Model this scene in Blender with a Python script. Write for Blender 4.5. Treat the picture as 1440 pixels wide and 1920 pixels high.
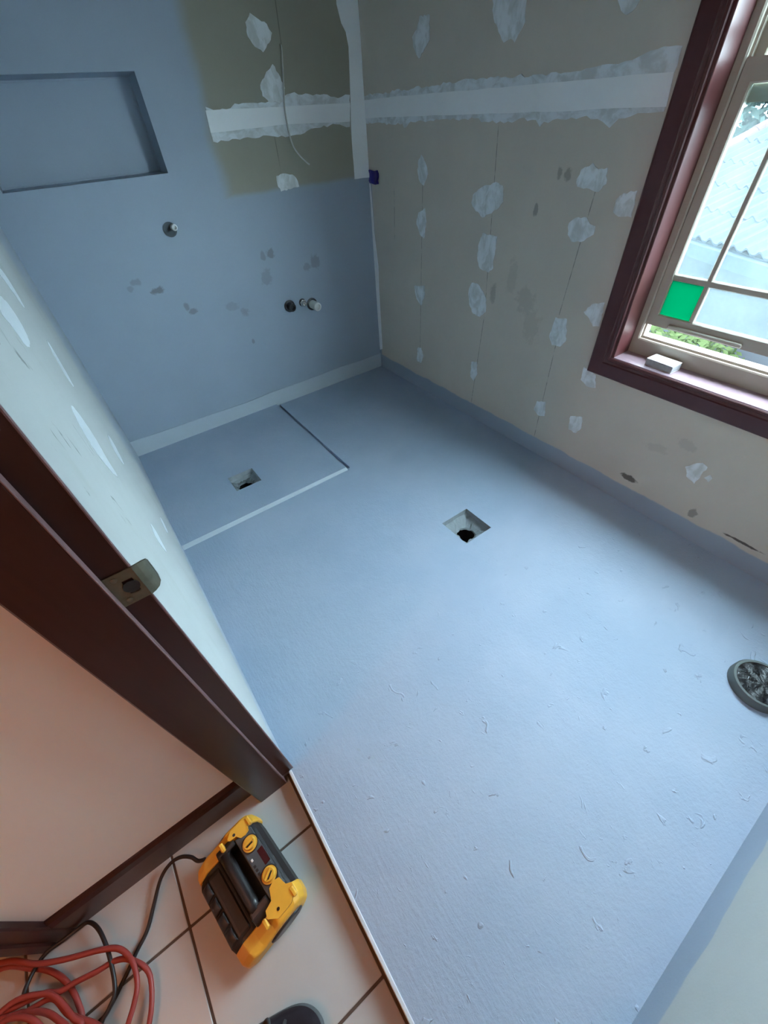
import bpy, bmesh, math, random
from mathutils import Vector, Matrix
random.seed(7)
for o in list(bpy.data.objects): bpy.data.objects.remove(o)
scene = bpy.context.scene
COL = scene.collection

# ---------------------------------------------------------------- camera, sky, exposure
cam_d = bpy.data.cameras.new('camera')
cam = bpy.data.objects.new('camera', cam_d); COL.objects.link(cam)
cam_d.sensor_fit = 'HORIZONTAL'; cam_d.sensor_width = 36.0
cam_d.lens = 759.94 / 1440 * 36.0
cam_d.clip_start = 0.01
cam.matrix_world = Matrix(((0.80799, 0.44672, -0.38418, -1.8711),
                           (-0.58641, 0.5463, -0.59806, -2.7678),
                           (-0.05728, 0.70851, 0.70337, 1.55),
                           (0, 0, 0, 1)))
scene.camera = cam

world = bpy.data.worlds.new('overcast_sky'); scene.world = world
world.use_nodes = True
bg = world.node_tree.nodes['Background']
bg.inputs[0].default_value = (0.75, 0.865, 1.0, 1)      # even bright overcast
bg.inputs[1].default_value = 24.0

scene.view_settings.view_transform = 'Standard'
scene.view_settings.look = 'None'
scene.view_settings.exposure = 0.80
scene.view_settings.gamma = 1.0
scene.view_settings.use_curve_mapping = False

W = 1.9907      # bathroom width
L = 3.195       # bathroom length
HT = 2.45       # ceiling height
TZ = -0.04      # hallway tile level
RIGHT_PATCH = [
  [(-0.499,1.846), (-0.571,1.841), (-0.573,1.767), (-0.536,1.742), (-0.496,1.715), (-0.452,1.757), (-0.444,1.788), (-0.480,1.809)],
  [(-0.964,1.864), (-1.112,1.843), (-1.127,1.810), (-1.132,1.758), (-1.105,1.728), (-1.091,1.709), (-1.069,1.722), (-1.034,1.714), (-0.999,1.746), (-0.967,1.784), (-0.952,1.833)],
  [(-1.482,1.796), (-1.605,1.779), (-1.591,1.749), (-1.572,1.728), (-1.556,1.723), (-1.533,1.735), (-1.511,1.760)],
  [(-0.516,1.366), (-0.553,1.334), (-0.576,1.290), (-0.541,1.236), (-0.504,1.252), (-0.485,1.303), (-0.494,1.343)],
  [(-0.553,1.135), (-0.568,1.073), (-0.546,0.986), (-0.511,1.001), (-0.475,1.051), (-0.495,1.110)],
  [(-0.927,1.219), (-0.988,1.254), (-1.039,1.263), (-1.071,1.276), (-1.116,1.265), (-1.131,1.205), (-1.097,1.172), (-1.007,1.131), (-0.946,1.162), (-0.920,1.186)],
  [(-1.503,1.306), (-1.514,1.335), (-1.546,1.346), (-1.559,1.357), (-1.588,1.339), (-1.626,1.345), (-1.637,1.296), (-1.612,1.270), (-1.557,1.279), (-1.514,1.281)],
  [(-1.695,1.250), (-1.719,1.273), (-1.769,1.284), (-1.776,1.202), (-1.724,1.200), (-1.697,1.212)],
  [(-1.511,1.159), (-1.538,1.180), (-1.587,1.186), (-1.610,1.165), (-1.638,1.160), (-1.638,1.131), (-1.602,1.104), (-1.544,1.094), (-1.518,1.117)],
  [(-1.017,1.066), (-1.120,1.064), (-1.119,1.013), (-1.111,0.952), (-1.117,0.921), (-1.087,0.896), (-1.022,0.905), (-0.996,0.947), (-0.995,1.009)],
  [(-0.972,0.825), (-1.022,0.826), (-1.058,0.800), (-1.093,0.761), (-1.099,0.697), (-1.059,0.661), (-1.002,0.665), (-0.965,0.710), (-0.952,0.779)],
  [(-0.452,0.708), (-0.556,0.731), (-0.563,0.678), (-0.525,0.601), (-0.475,0.634)],
  [(-0.486,0.304), (-0.529,0.317), (-0.554,0.262), (-0.530,0.206), (-0.480,0.202)],
  [(-1.026,0.380), (-1.071,0.395), (-1.086,0.323), (-1.061,0.263), (-1.029,0.284)],
  [(-1.551,0.780), (-1.613,0.788), (-1.637,0.688), (-1.613,0.654), (-1.566,0.648), (-1.539,0.686)],
  [(-1.555,0.326), (-1.608,0.345), (-1.624,0.260), (-1.579,0.247), (-1.547,0.267)],
  [(-1.775,0.330), (-1.839,0.354), (-1.853,0.292), (-1.833,0.252), (-1.786,0.252)],
  [(-1.689,0.838), (-1.717,0.878), (-1.773,0.897), (-1.782,0.798), (-1.752,0.790), (-1.724,0.818)],
  [(-1.767,0.601), (-1.837,0.585), (-1.857,0.526), (-1.810,0.517), (-1.770,0.536)],
  [(-2.364,0.345), (-2.386,0.372), (-2.415,0.396), (-2.438,0.387), (-2.433,0.342), (-2.429,0.287), (-2.387,0.304)],
  [(-2.448,0.334), (-2.462,0.360), (-2.476,0.348), (-2.470,0.324)],
]
RIGHT_SKIM = [
  [(-0.052,1.614), (-0.293,1.618), (-0.554,1.619), (-0.780,1.623), (-0.914,1.623), (-1.206,1.614), (-1.356,1.610), (-1.445,1.614), (-1.569,1.615), (-1.640,1.627), (-1.672,1.636), (-1.713,1.641), (-1.773,1.637), (-1.777,1.492), (-1.733,1.490), (-1.620,1.479), (-1.593,1.455), (-1.559,1.472), (-1.486,1.490), (-1.294,1.478), (-1.277,1.463), (-1.252,1.484), (-1.167,1.491), (-1.126,1.478), (-0.968,1.485), (-0.899,1.497), (-0.426,1.497), (-0.370,1.473), (-0.357,1.490), (-0.035,1.501)],
]
RIGHT_TAPE = [
  [(-0.049,1.595), (-0.291,1.596), (-1.159,1.588), (-1.694,1.584), (-1.772,1.582), (-1.781,1.503), (-1.727,1.504), (-1.177,1.508), (-0.286,1.519), (-0.037,1.519)],
]
BACK_PATCH = [
  [(-0.612,1.906), (-0.584,1.892), (-0.535,1.873), (-0.515,1.845), (-0.538,1.814), (-0.580,1.783), (-0.617,1.801), (-0.645,1.834), (-0.643,1.877)],
  [(-0.540,1.744), (-0.516,1.711), (-0.493,1.659), (-0.512,1.611), (-0.594,1.611), (-0.626,1.635), (-0.627,1.673), (-0.590,1.709)],
  [(-0.633,1.319), (-0.591,1.326), (-0.533,1.316), (-0.510,1.295), (-0.501,1.257), (-0.622,1.248), (-0.636,1.284)],
]
BACK_SKIM = [
  [(-0.934,1.610), (-0.899,1.597), (-0.810,1.599), (-0.783,1.615), (-0.639,1.613), (-0.548,1.613), (-0.464,1.639), (-0.289,1.627), (-0.154,1.614), (-0.096,1.620), (-0.114,1.490), (-0.206,1.506), (-0.348,1.499), (-0.419,1.482), (-0.537,1.474), (-0.644,1.488), (-0.798,1.482), (-0.940,1.484)],
]
BACK_TAPE = [
  [(-0.939,1.597), (-0.584,1.593), (-0.100,1.588), (-0.111,1.512), (-0.508,1.524), (-0.942,1.517)],
]
CORNER_TAPE = [
  [(-0.130,2.004), (0.069,2.011), (-0.010,1.249), (-0.127,1.251), (-0.107,1.485), (-0.075,1.841), (-0.114,1.868), (-0.132,1.921)],
]
LEFT_PATCH = [
  [(-1.207,1.321), (-1.161,1.289), (-1.192,1.221), (-1.248,1.226), (-1.264,1.277), (-1.306,1.324)],
  [(-1.565,1.331), (-1.503,1.289), (-1.533,1.240), (-1.607,1.234), (-1.682,1.253), (-1.680,1.291), (-1.720,1.334)],
  [(-1.182,1.130), (-1.159,1.099), (-1.235,0.996), (-1.296,1.015), (-1.273,1.092)],
  [(-1.619,1.096), (-1.565,1.070), (-1.548,0.977), (-1.603,0.929), (-1.616,0.870), (-1.669,0.912), (-1.724,1.016), (-1.689,1.072)],
  [(-1.157,0.786), (-1.114,0.731), (-1.229,0.687), (-1.285,0.720), (-1.284,0.784)],
  [(-1.595,0.678), (-1.587,0.630), (-1.660,0.592), (-1.698,0.630), (-1.689,0.693)],
  [(-1.188,0.376), (-1.123,0.317), (-1.239,0.317), (-1.310,0.382)],
]
MEMB = [
  [(-0.918,1.936), (-0.939,1.815), (-0.940,1.664), (-0.941,1.592), (-0.943,1.476), (-0.917,1.347), (-0.889,1.295), (-0.709,1.261), (-0.505,1.258), (-0.286,1.254), (-0.010,1.244)],
]
CORNER_BEAD = [
  [(0.015,1.242), (-0.017,1.217), (-0.022,1.121), (-0.031,0.946), (-0.060,0.757), (-0.044,0.615), (-0.048,0.388), (-0.046,0.156), (0.009,0.139), (0.012,0.373), (-0.004,0.678), (-0.001,0.911), (0.011,1.061), (0.017,1.147)],
]
STAIN_BACK = [
  [(-1.475,0.908)],
  [(-1.353,0.795)],
  [(-1.341,0.762)],
  [(-0.827,0.844)],
  [(-0.767,0.956)],
  [(-0.476,0.868)],
  [(-1.021,0.684)],
  [(-1.023,0.498)],
  [(-1.572,0.968)],
  [(-1.520,0.931)],
  [(-1.094,0.734)],
]
STAIN_RIGHT = [
  [(-2.166,0.162)],
  [(-2.486,0.153)],
  [(-1.416,1.323)],
  [(-1.456,1.321)],
  [(-1.327,1.190)],
  [(-2.723,0.159)],
  [(-1.356,0.810)],
  [(-1.095,0.821)],
  [(-2.331,0.442)],
  [(-2.222,0.368)],
]
SEAM_RIGHT = [
  [(-0.521,0.975), (-0.513,0.739)],
  [(-1.090,0.651), (-1.073,0.245)],
  [(-1.582,1.085), (-1.563,0.770)],
  [(-1.587,0.632), (-1.590,0.347)],
  [(-1.065,1.110), (-1.021,1.463)],
]
SCUFF_LEFT = [
  [(-1.938,1.300)],
  [(-1.950,1.291)],
  [(-2.102,1.329)],
  [(-2.015,1.264)],
  [(-2.033,1.254)],
  [(-2.145,1.303)],
  [(-2.029,1.188)],
  [(-2.154,1.242)],
  [(-2.171,1.239)],
  [(-2.039,1.090)],
]
REDCORD = [
  [(-2.838,-2.161), (-2.789,-2.196), (-2.741,-2.237), (-2.679,-2.273), (-2.592,-2.314), (-2.549,-2.343), (-2.526,-2.386), (-2.523,-2.434), (-2.538,-2.467), (-2.559,-2.494)],
  [(-2.838,-2.182), (-2.765,-2.231), (-2.718,-2.273), (-2.685,-2.323), (-2.668,-2.374), (-2.665,-2.418)],
  [(-2.529,-2.383), (-2.565,-2.357), (-2.611,-2.348), (-2.661,-2.335), (-2.698,-2.328), (-2.733,-2.307), (-2.793,-2.290), (-2.840,-2.277)],
  [(-2.733,-2.307), (-2.699,-2.341), (-2.669,-2.400), (-2.655,-2.431)],
  [(-2.840,-2.288), (-2.794,-2.310), (-2.753,-2.319), (-2.711,-2.332), (-2.680,-2.387), (-2.626,-2.446)],
]
BLACKCORD = [
  [(-2.319,-2.291), (-2.333,-2.268), (-2.360,-2.248), (-2.391,-2.243), (-2.426,-2.258), (-2.463,-2.304), (-2.492,-2.343), (-2.525,-2.368), (-2.551,-2.391), (-2.574,-2.408), (-2.589,-2.420), (-2.617,-2.437), (-2.637,-2.443)],
  [(-2.777,-2.290), (-2.773,-2.276), (-2.753,-2.246), (-2.725,-2.218), (-2.684,-2.203), (-2.644,-2.211), (-2.616,-2.232), (-2.594,-2.265), (-2.581,-2.315), (-2.576,-2.361), (-2.576,-2.396), (-2.582,-2.419), (-2.598,-2.435), (-2.620,-2.455)],
]

# ---------------------------------------------------------------- material helpers
class NT:
    def __init__(self, name):
        self.m = bpy.data.materials.new(name); self.m.use_nodes = True
        self.t = self.m.node_tree; self.n = self.t.nodes; self.l = self.t.links
        self.b = self.n['Principled BSDF']; self.out = self.n['Material Output']
        self.tc = self.n.new('ShaderNodeTexCoord')
        self._xyz = None
    def put(self, sock, v):
        if isinstance(v, bpy.types.NodeSocket): self.l.new(v, sock)
        elif isinstance(v, (tuple, list)): sock.default_value = (*v, 1) if len(v) == 3 and sock.type == 'RGBA' else v
        else: sock.default_value = v
    def math(self, op, a, b=0.0, c=None, clamp=False):
        n = self.n.new('ShaderNodeMath'); n.operation = op; n.use_clamp = clamp
        self.put(n.inputs[0], a); self.put(n.inputs[1], b)
        if c is not None: self.put(n.inputs[2], c)
        return n.outputs[0]
    def co(self, i):
        if not self._xyz:
            s = self.n.new('ShaderNodeSeparateXYZ'); self.l.new(self.tc.outputs['Object'], s.inputs[0]); self._xyz = s
        return self._xyz.outputs[i]
    def step(self, v, a, b, lo=0.0, hi=1.0):
        n = self.n.new('ShaderNodeMapRange'); n.interpolation_type = 'SMOOTHSTEP'
        self.put(n.inputs['Value'], v); self.put(n.inputs['From Min'], a); self.put(n.inputs['From Max'], b)
        n.inputs['To Min'].default_value = lo; n.inputs['To Max'].default_value = hi
        return n.outputs['Result']
    def noise(self, scale, detail=3, rough=0.5, stretch=None, dist=0.0):
        n = self.n.new('ShaderNodeTexNoise')
        n.inputs['Scale'].default_value = scale; n.inputs['Detail'].default_value = detail
        n.inputs['Roughness'].default_value = rough; n.inputs['Distortion'].default_value = dist
        if stretch:
            mp = self.n.new('ShaderNodeMapping'); mp.inputs['Scale'].default_value = stretch
            self.l.new(self.tc.outputs['Object'], mp.inputs[0]); self.l.new(mp.outputs[0], n.inputs['Vector'])
        else: self.l.new(self.tc.outputs['Object'], n.inputs['Vector'])
        return n.outputs[0]
    def mix(self, f, a, b):
        n = self.n.new('ShaderNodeMix'); n.data_type = 'RGBA'
        self.put(n.inputs[0], f); self.put(n.inputs[6], a); self.put(n.inputs[7], b)
        return n.outputs[2]
    def bump(self, h, strength=0.3, dist=0.01, prev=None):
        n = self.n.new('ShaderNodeBump'); n.inputs['Strength'].default_value = strength; n.inputs['Distance'].default_value = dist
        self.l.new(h, n.inputs['Height'])
        if prev is not None: self.l.new(prev, n.inputs['Normal'])
        return n.outputs[0]
    def set(self, color=None, rough=None, metal=None, normal=None, **kw):
        if color is not None: self.put(self.b.inputs['Base Color'], color)
        if rough is not None: self.put(self.b.inputs['Roughness'], rough)
        if metal is not None: self.put(self.b.inputs['Metallic'], metal)
        if normal is not None: self.l.new(normal, self.b.inputs['Normal'])
        for k, v in kw.items(): self.put(self.b.inputs[k], v)
        return self.m

def simple(name, c, rough=0.5, var=0.12, scale=25, bump=0.0, metal=0.0, bscale=80, **kw):
    t = NT(name); nz = t.noise(scale, 4)
    dk = tuple(x * (1 - var) for x in c); lt = tuple(min(1, x * (1 + var)) for x in c)
    col = t.mix(nz, dk, lt)
    nm = t.bump(t.noise(bscale, 4), bump, 0.004) if bump else None
    return t.set(col, rough, metal, nm, **kw)

MEMBRANE = (0.32, 0.375, 0.45)
MEMBRANE_LT = (0.43, 0.485, 0.53)
BOARD = (0.605, 0.55, 0.465)

def stain_mask(t, u, v, spots, nz):
    tot = None
    for (u0, v0, ru, rv, s) in spots:
        a = t.math('DIVIDE', t.math('SUBTRACT', t.co(u), u0), ru)
        b = t.math('DIVIDE', t.math('SUBTRACT', t.co(v), v0), rv)
        r = t.math('SQRT', t.math('ADD', t.math('MULTIPLY', a, a), t.math('MULTIPLY', b, b)))
        r = t.math('ADD', r, t.math('MULTIPLY', t.math('SUBTRACT', nz, 0.5), 1.9))
        m = t.step(r, 1.0, 0.55, 0, 1)
        m = t.math('MULTIPLY', m, s)
        tot = m if tot is None else t.math('MAXIMUM', tot, m)
    return tot

def line_mask(t, u, v, lines, width, nz):
    tot = None
    for (u0, v0, u1, v1) in lines:       # near-vertical pencil lines
        k = (u1 - u0) / (v1 - v0)
        uc = t.math('MULTIPLY_ADD', t.math('SUBTRACT', t.co(v), v0), k, u0)
        d = t.math('ABSOLUTE', t.math('SUBTRACT', t.co(u), uc))
        m = t.step(d, width, 0.0)
        lo, hi = min(v0, v1), max(v0, v1)
        m = t.math('MULTIPLY', m, t.step(t.co(v), lo - .02, lo + .02))
        m = t.math('MULTIPLY', m, t.step(t.co(v), hi + .02, hi - .02))
        tot = m if tot is None else t.math('MAXIMUM', tot, m)
    return t.math('MULTIPLY', tot, t.step(nz, .3, .6))

def board_base(t, c=BOARD):
    a = t.noise(3.0, 5, .6); b = t.noise(18, 4, .6)
    col = t.mix(a, tuple(x * .86 for x in c), tuple(x * 1.1 for x in c))
    return t.mix(t.math('MULTIPLY', b, .5), col, tuple(x * .92 for x in c))

def memb_col(t):
    a = t.noise(2.2, 4, .55)
    return t.mix(a, tuple(x * .9 for x in MEMBRANE), tuple(x * 1.12 for x in MEMBRANE))

def finish_wall(t, col, m):
    rough = t.math('MULTIPLY_ADD', m, -.28, .85)
    nm = t.bump(t.noise(160, 3), .12, .002)
    nm = t.bump(t.noise(9, 3), .08, .01, nm)
    return t.set(col, rough, None, nm)

# back wall: grey waterproof membrane over plasterboard, board left bare top right
t = NT('back_wall_membrane_and_board')
nz = t.noise(5, 4); nf = t.noise(30, 4, .6)
xw = t.math('MULTIPLY_ADD', t.math('SUBTRACT', nz, .5), .10, t.co(0))
zw = t.math('MULTIPLY_ADD', t.math('SUBTRACT', nz, .5), .03, t.co(2))
m = t.math('MAXIMUM', t.step(xw, -.90, -.98), t.step(zw, 1.275, 1.245))
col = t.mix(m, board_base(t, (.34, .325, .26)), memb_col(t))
sp = stain_mask(t, 0, 2, [(-1.475, .908, .045, .022, .75), (-1.353, .795, .02, .03, .5), (-1.325, .762, .03, .02, .55),
     (-.827, .844, .045, .055, .3), (-.77, .965, .03, .03, .55), (-.82, .96, .018, .03, .4), (-.476, .868, .04, .05, .4), (-.54, .85, .03, .03, .35),
     (-1.021, .684, .03, .03, .35), (-1.023, .498, .012, .02, .5), (-1.56, .968, .03, .02, .35), (-1.60, .94, .02, .02, .3), (-1.094, .734, .05, .03, .25)], nf)
col = t.mix(t.math('MULTIPLY', sp, .8), col, (.10, .09, .06))
ln = line_mask(t, 0, 2, [(-.475, 1.80, -.455, 2.4), (-.60, 1.48, -.60, 1.26)], .004, nz)
col = t.mix(t.math('MULTIPLY', ln, .6), col, (.05, .05, .045))
M_BACK = finish_wall(t, col, m)

# right (window) wall: bare grey-green board with pencilled stud lines, scuffs, membrane upstand
t = NT('window_wall_plasterboard')
nz = t.noise(7, 4); nf = t.noise(30, 4, .6)
zw = t.math('MULTIPLY_ADD', t.math('SUBTRACT', nz, .5), .035, t.co(2))
m = t.step(zw, .108, .098)
m = t.math('MAXIMUM', m, t.math('MULTIPLY', t.step(t.co(1), -.03, -.01), t.step(t.co(2), 1.26, 1.24)))
col = t.mix(m, board_base(t), memb_col(t))
sp = stain_mask(t, 1, 2, [(-2.166, .155, .05, .02, .85), (-2.486, .145, .02, .03, .5), (-1.416, 1.323, .015, .03, .4), (-1.456, 1.315, .02, .03, .4),
     (-1.327, 1.19, .015, .03, .45), (-2.70, .13, .09, .008, .9), (-1.356, .81, .07, .08, .16), (-1.13, .80, .025, .06, .3), (-1.42, .70, .06, .10, .12),
     (-2.331, .442, .05, .03, .14), (-2.222, .368, .06, .03, .12), (-1.25, .9, .04, .1, .12)], nf)
col = t.mix(sp, col, (.06, .055, .045))
ln = line_mask(t, 1, 2, [(-.53, 1.27, -.513, .25), (-1.05, 1.47, -1.09, .70), (-1.09, .66, -1.06, .11), (-1.60, 1.30, -1.56, .70), (-1.587, .66, -1.59, .11), (-.26, 1.2, -.25, .95)], .0035, nf)
col = t.mix(t.math('MULTIPLY', ln, .7), col, (.06, .06, .055))
M_RIGHT = finish_wall(t, col, m)

# left wall: pale skimmed board facing the window, scuffed, membrane in the shower corner
t = NT('left_wall_pale_board')
nz = t.noise(4, 4); nf = t.noise(30, 4, .6)
yw = t.math('MULTIPLY_ADD', t.math('SUBTRACT', nz, .5), .35, t.co(1))
zw = t.math('MULTIPLY_ADD', t.math('SUBTRACT', nz, .5), .03, t.co(2))
m = t.math('MAXIMUM', t.step(yw, -.75, -.35), t.step(zw, .10, .085))
col = t.mix(m, board_base(t, (.47, .49, .48)), (.38, .43, .49))
sc = t.step(t.noise(16, 4, .65, (1, 1.0, .55), .6), .62, .70)
sc = t.math('MULTIPLY', sc, t.step(t.co(1), -1.55, -1.95)); sc = t.math('MULTIPLY', sc, t.step(t.co(2), .7, 1.0))
col = t.mix(t.math('MULTIPLY', sc, .75), col, (.08, .08, .07))
sd = t.step(t.noise(5, 5, .6, (1, 1.2, .5)), .52, .75)
col = t.mix(t.math('MULTIPLY', sd, .25), col, (.32, .33, .27))
M_LEFT = finish_wall(t, col, m)

# near wall
t = NT('near_wall_plasterboard')
nz = t.noise(6, 4)
zw = t.math('MULTIPLY_ADD', t.math('SUBTRACT', nz, .5), .06, t.co(2))
m = t.step(zw, .135, .125)
M_NEAR = finish_wall(t, t.mix(m, board_base(t, (.52, .53, .50)), memb_col(t)), m)

# floor membrane
t = NT('grey_floor_membrane')
a = t.noise(1.6, 5, .6); b = t.noise(7, 5, .6)
FL = (0.37, 0.45, 0.57)
col = t.mix(t.step(a, .35, .65), tuple(x * .93 for x in FL), (.40, .46, .565))
col = t.mix(t.math('MULTIPLY', b, .3), col, (.335, .41, .52))
fine = t.noise(110, 5, .6); mid = t.noise(24, 5, .6)
nm = t.bump(fine, .42, .0025); nm = t.bump(mid, .32, .006, nm)
str_ = t.noise(14, 6, .6, (6, 1.0, 1), .4)
near = t.step(t.co(0), -1.35, -1.9)
nm = t.bump(t.math('MULTIPLY', str_, near), .25, .006, nm)
pit = t.step(t.noise(17, 3, .5, None, .8), .665, .72)
pit = t.math('MULTIPLY', pit, t.step(t.co(1), -1.9, -2.4))
nm = t.bump(pit, .6, .005, nm)
pit2 = t.step(t.noise(38, 4, .6, (1.6, .8, 1), 1.2), .64, .74)
pit2 = t.math('MULTIPLY', pit2, t.step(t.noise(2.6, 3), .42, .62)); pit2 = t.math('MULTIPLY', pit2, t.step(t.co(1), -1.6, -2.3))
nm = t.bump(pit2, .5, .004, nm)
M_FLOOR = t.set(col, t.math('MULTIPLY_ADD', b, .12, .55), None, nm, **{'Specular IOR Level': .22})
t = NT('pale_membrane_band')
M_BAND = t.set(t.mix(t.noise(6, 4), MEMBRANE_LT, tuple(x * 1.12 for x in MEMBRANE_LT)), .6, None, t.bump(t.noise(60, 3), .15, .003))
M_RECESS = simple('rough_cement_membrane', (.27, .30, .32), .7, .25, 30, .6)
t = NT('pale_edge_highlight')
M_EDGE = t.set(t.mix(t.noise(20, 4), (.56, .60, .64), (.7, .74, .78)), .4, None, t.bump(t.noise(60, 3), .25, .003))  # floor edge highlight put into a pale base colour

# plaster patches: thin, streaky
t = NT('white_jointing_plaster')
pl = t.noise(22, 4, .6, (1, 1, .6), .5)
col = t.mix(t.step(pl, .35, .62), (.60, .62, .60), (.80, .83, .84))
M_PLASTER = t.set(col, .85, None, t.bump(pl, .3, .003))
t = NT('thin_jointing_skim')
pl = t.noise(14, 5, .6, (1, 1, 1.5), .5)
col = t.mix(t.step(pl, .35, .6), (.58, .60, .59), (.76, .80, .82))
M_SKIM = t.set(col, .85, None, t.bump(pl, .4, .003))
t = NT('paper_joint_tape')
col = t.mix(t.noise(10, 4), (.84, .86, .86), (.90, .92, .92))
M_TAPE = t.set(col, .8, None, t.bump(t.noise(90, 3), .1, .002))
t = NT('fresh_white_plaster')
M_PLASTER_L = t.set(t.mix(t.noise(15, 3), (.66, .70, .72), (.76, .80, .82)), .35)
M_CAULK = simple('white_corner_caulk', (.85, .86, .85), .5, .08, 40, .2)

M_WOOD = None
t = NT('dark_red_varnished_timber')
g = t.noise(10, 5, .6, (6, 6, .35), .3)
col = t.mix(g, (.016, .0035, .0035), (.042, .009, .008))
M_WOOD = t.set(col, .34, None, t.bump(g, .08, .003))
t = NT('dark_red_varnished_timber_window')
g = t.noise(10, 5, .6, (6, .5, .5), .3)
col = t.mix(g, (.045, .012, .014), (.095, .025, .024))
M_WOODW = t.set(col, .38, None, t.bump(g, .08, .003))
M_ARRIS_LIT = simple('highlit_varnish_arris', (.17, .095, .095), .4, .35, 18, .1)  # lighter timber colour that paints the highlights on the frame arrises
M_SILL = simple('dusty_sky_lit_sill', (.30, .22, .25), .3, .35, 12, .1)  # dust plus the sky's reflection, both put into the paler base colour
M_ALU = simple('beige_powder_coated_aluminium', (.38, .345, .285), .42, .1, 8, .03)
t = NT('clear_dusty_glass')
tr = t.n.new('ShaderNodeBsdfTransparent'); tr.inputs[0].default_value = (.86, .93, .92, 1)
gl = t.n.new('ShaderNodeBsdfGlossy'); gl.inputs['Roughness'].default_value = .05
tl = t.n.new('ShaderNodeBsdfTranslucent'); tl.inputs[0].default_value = (.8, .95, .97, 1)
mx1 = t.n.new('ShaderNodeMixShader'); t.put(mx1.inputs[0], t.math('MULTIPLY_ADD', t.noise(6, 5, .6), .024, .006))
t.l.new(tr.outputs[0], mx1.inputs[1]); t.l.new(tl.outputs[0], mx1.inputs[2])
mx2 = t.n.new('ShaderNodeMixShader'); mx2.inputs[0].default_value = .05
t.l.new(mx1.outputs[0], mx2.inputs[1]); t.l.new(gl.outputs[0], mx2.inputs[2])
t.l.new(mx2.outputs[0], t.out.inputs[0]); M_GLASS = t.m
t = NT('emerald_green_glass')
tr = t.n.new('ShaderNodeBsdfTransparent'); tr.inputs[0].default_value = (.0, .22, .12, 1)
tl = t.n.new('ShaderNodeBsdfTranslucent'); tl.inputs[0].default_value = (.0, .19, .115, 1)
mx1 = t.n.new('ShaderNodeMixShader'); mx1.inputs[0].default_value = .5
t.l.new(tr.outputs[0], mx1.inputs[1]); t.l.new(tl.outputs[0], mx1.inputs[2]); t.l.new(mx1.outputs[0], t.out.inputs[0]); M_GREEN = t.m

M_HALLW = simple('beige_hall_paint', (.80, .77, .71), .7, .03, 6, .05)
M_CEIL = simple('white_ceiling_board', (.38, .38, .375), .85, .03, 6)
t = NT('cream_ceramic_tile')
col = t.mix(t.noise(5, 5, .6), (.45, .45, .445), (.52, .52, .515))
M_TILE = t.set(col, .32, None, t.bump(t.noise(40, 3), .05, .002))
M_GROUT = simple('brown_grout', (.10, .07, .055), .9, .2, 30)
M_BLACK = simple('black_plastic', (.013, .013, .015), .42, .3, 40, .08)
M_BLACKS = simple('black_satin_plastic', (.022, .023, .026), .35, .3, 14, .1)
M_DARKPANEL = simple('charcoal_control_panel', (.075, .085, .095), .33, .2, 30, .05)
M_YELLOW = simple('safety_yellow_plastic', (.80, .42, .045), .38, .12, 30, .05)
M_SCREEN = simple('dark_red_display_window', (.05, .008, .012), .15, .3, 60)
M_WHITE = simple('white_plastic', (.75, .75, .73), .45, .06, 30)
M_CHROME = simple('dull_chrome', (.55, .55, .55), .25, .1, 30, 0, 1.0)
M_BRASS = simple('tarnished_brass', (.22, .20, .14), .42, .3, 60, .1, 1.0)
M_NAVY = simple('navy_blue_tape', (.02, .015, .20), .45, .2, 40, .05)
M_HOLE = simple('dark_drain_pipe', (.014, .014, .014), .6, .3, 20)
M_CAV = simple('shaded_grey_cavity', (.07, .08, .09), .7, .3, 30)
M_PVC = simple('grimy_grey_pvc', (.115, .135, .13), .5, .2, 20, .1)
t = NT('glossy_black_film')
fr = t.noise(22, 5, .65, None, .8)
M_FILM = t.set(t.mix(t.step(fr, .5, .75), (.005, .006, .008), (.028, .034, .038)), .25, None, t.bump(fr, .6, .01))
M_RED = simple('red_cord_sheath', (.28, .038, .032), .5, .2, 20, .1)
M_CORD = simple('black_cord_sheath', (.014, .012, .014), .45, .2, 20)
M_SHOE = simple('dark_purple_black_suede', (.008, .004, .009), .9, .4, 60, .3)
M_SOLE = simple('grey_rubber_sole', (.09, .095, .10), .6, .2, 30)
M_LACE = simple('charcoal_laces', (.05, .055, .06), .9, .3, 80, .4)
M_FOAM = simple('pale_grey_sanding_foam', (.66, .69, .70), .8, .08, 60, .2)
M_GRIT = simple('grey_abrasive_face', (.33, .35, .36), .9, .25, 120, .4)
M_CABLE = simple('white_cable_sheath', (.50, .50, .47), .5, .08, 30)
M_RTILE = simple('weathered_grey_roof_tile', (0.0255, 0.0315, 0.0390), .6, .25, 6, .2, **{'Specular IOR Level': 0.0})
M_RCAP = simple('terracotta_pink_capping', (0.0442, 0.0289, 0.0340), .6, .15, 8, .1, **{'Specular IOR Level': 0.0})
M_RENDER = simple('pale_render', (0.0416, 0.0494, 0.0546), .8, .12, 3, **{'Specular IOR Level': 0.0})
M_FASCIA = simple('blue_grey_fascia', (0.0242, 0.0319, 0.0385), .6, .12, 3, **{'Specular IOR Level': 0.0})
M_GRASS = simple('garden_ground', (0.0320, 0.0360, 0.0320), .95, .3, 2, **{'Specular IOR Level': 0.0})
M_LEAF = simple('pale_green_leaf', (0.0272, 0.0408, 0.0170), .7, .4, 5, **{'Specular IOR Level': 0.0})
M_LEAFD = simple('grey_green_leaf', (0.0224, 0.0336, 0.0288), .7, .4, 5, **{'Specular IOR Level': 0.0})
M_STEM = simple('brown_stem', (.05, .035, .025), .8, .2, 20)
M_FENCE = simple('pale_paling_timber', (0.0400, 0.0390, 0.0370), .8, .2, 4, **{'Specular IOR Level': 0.0})

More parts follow.
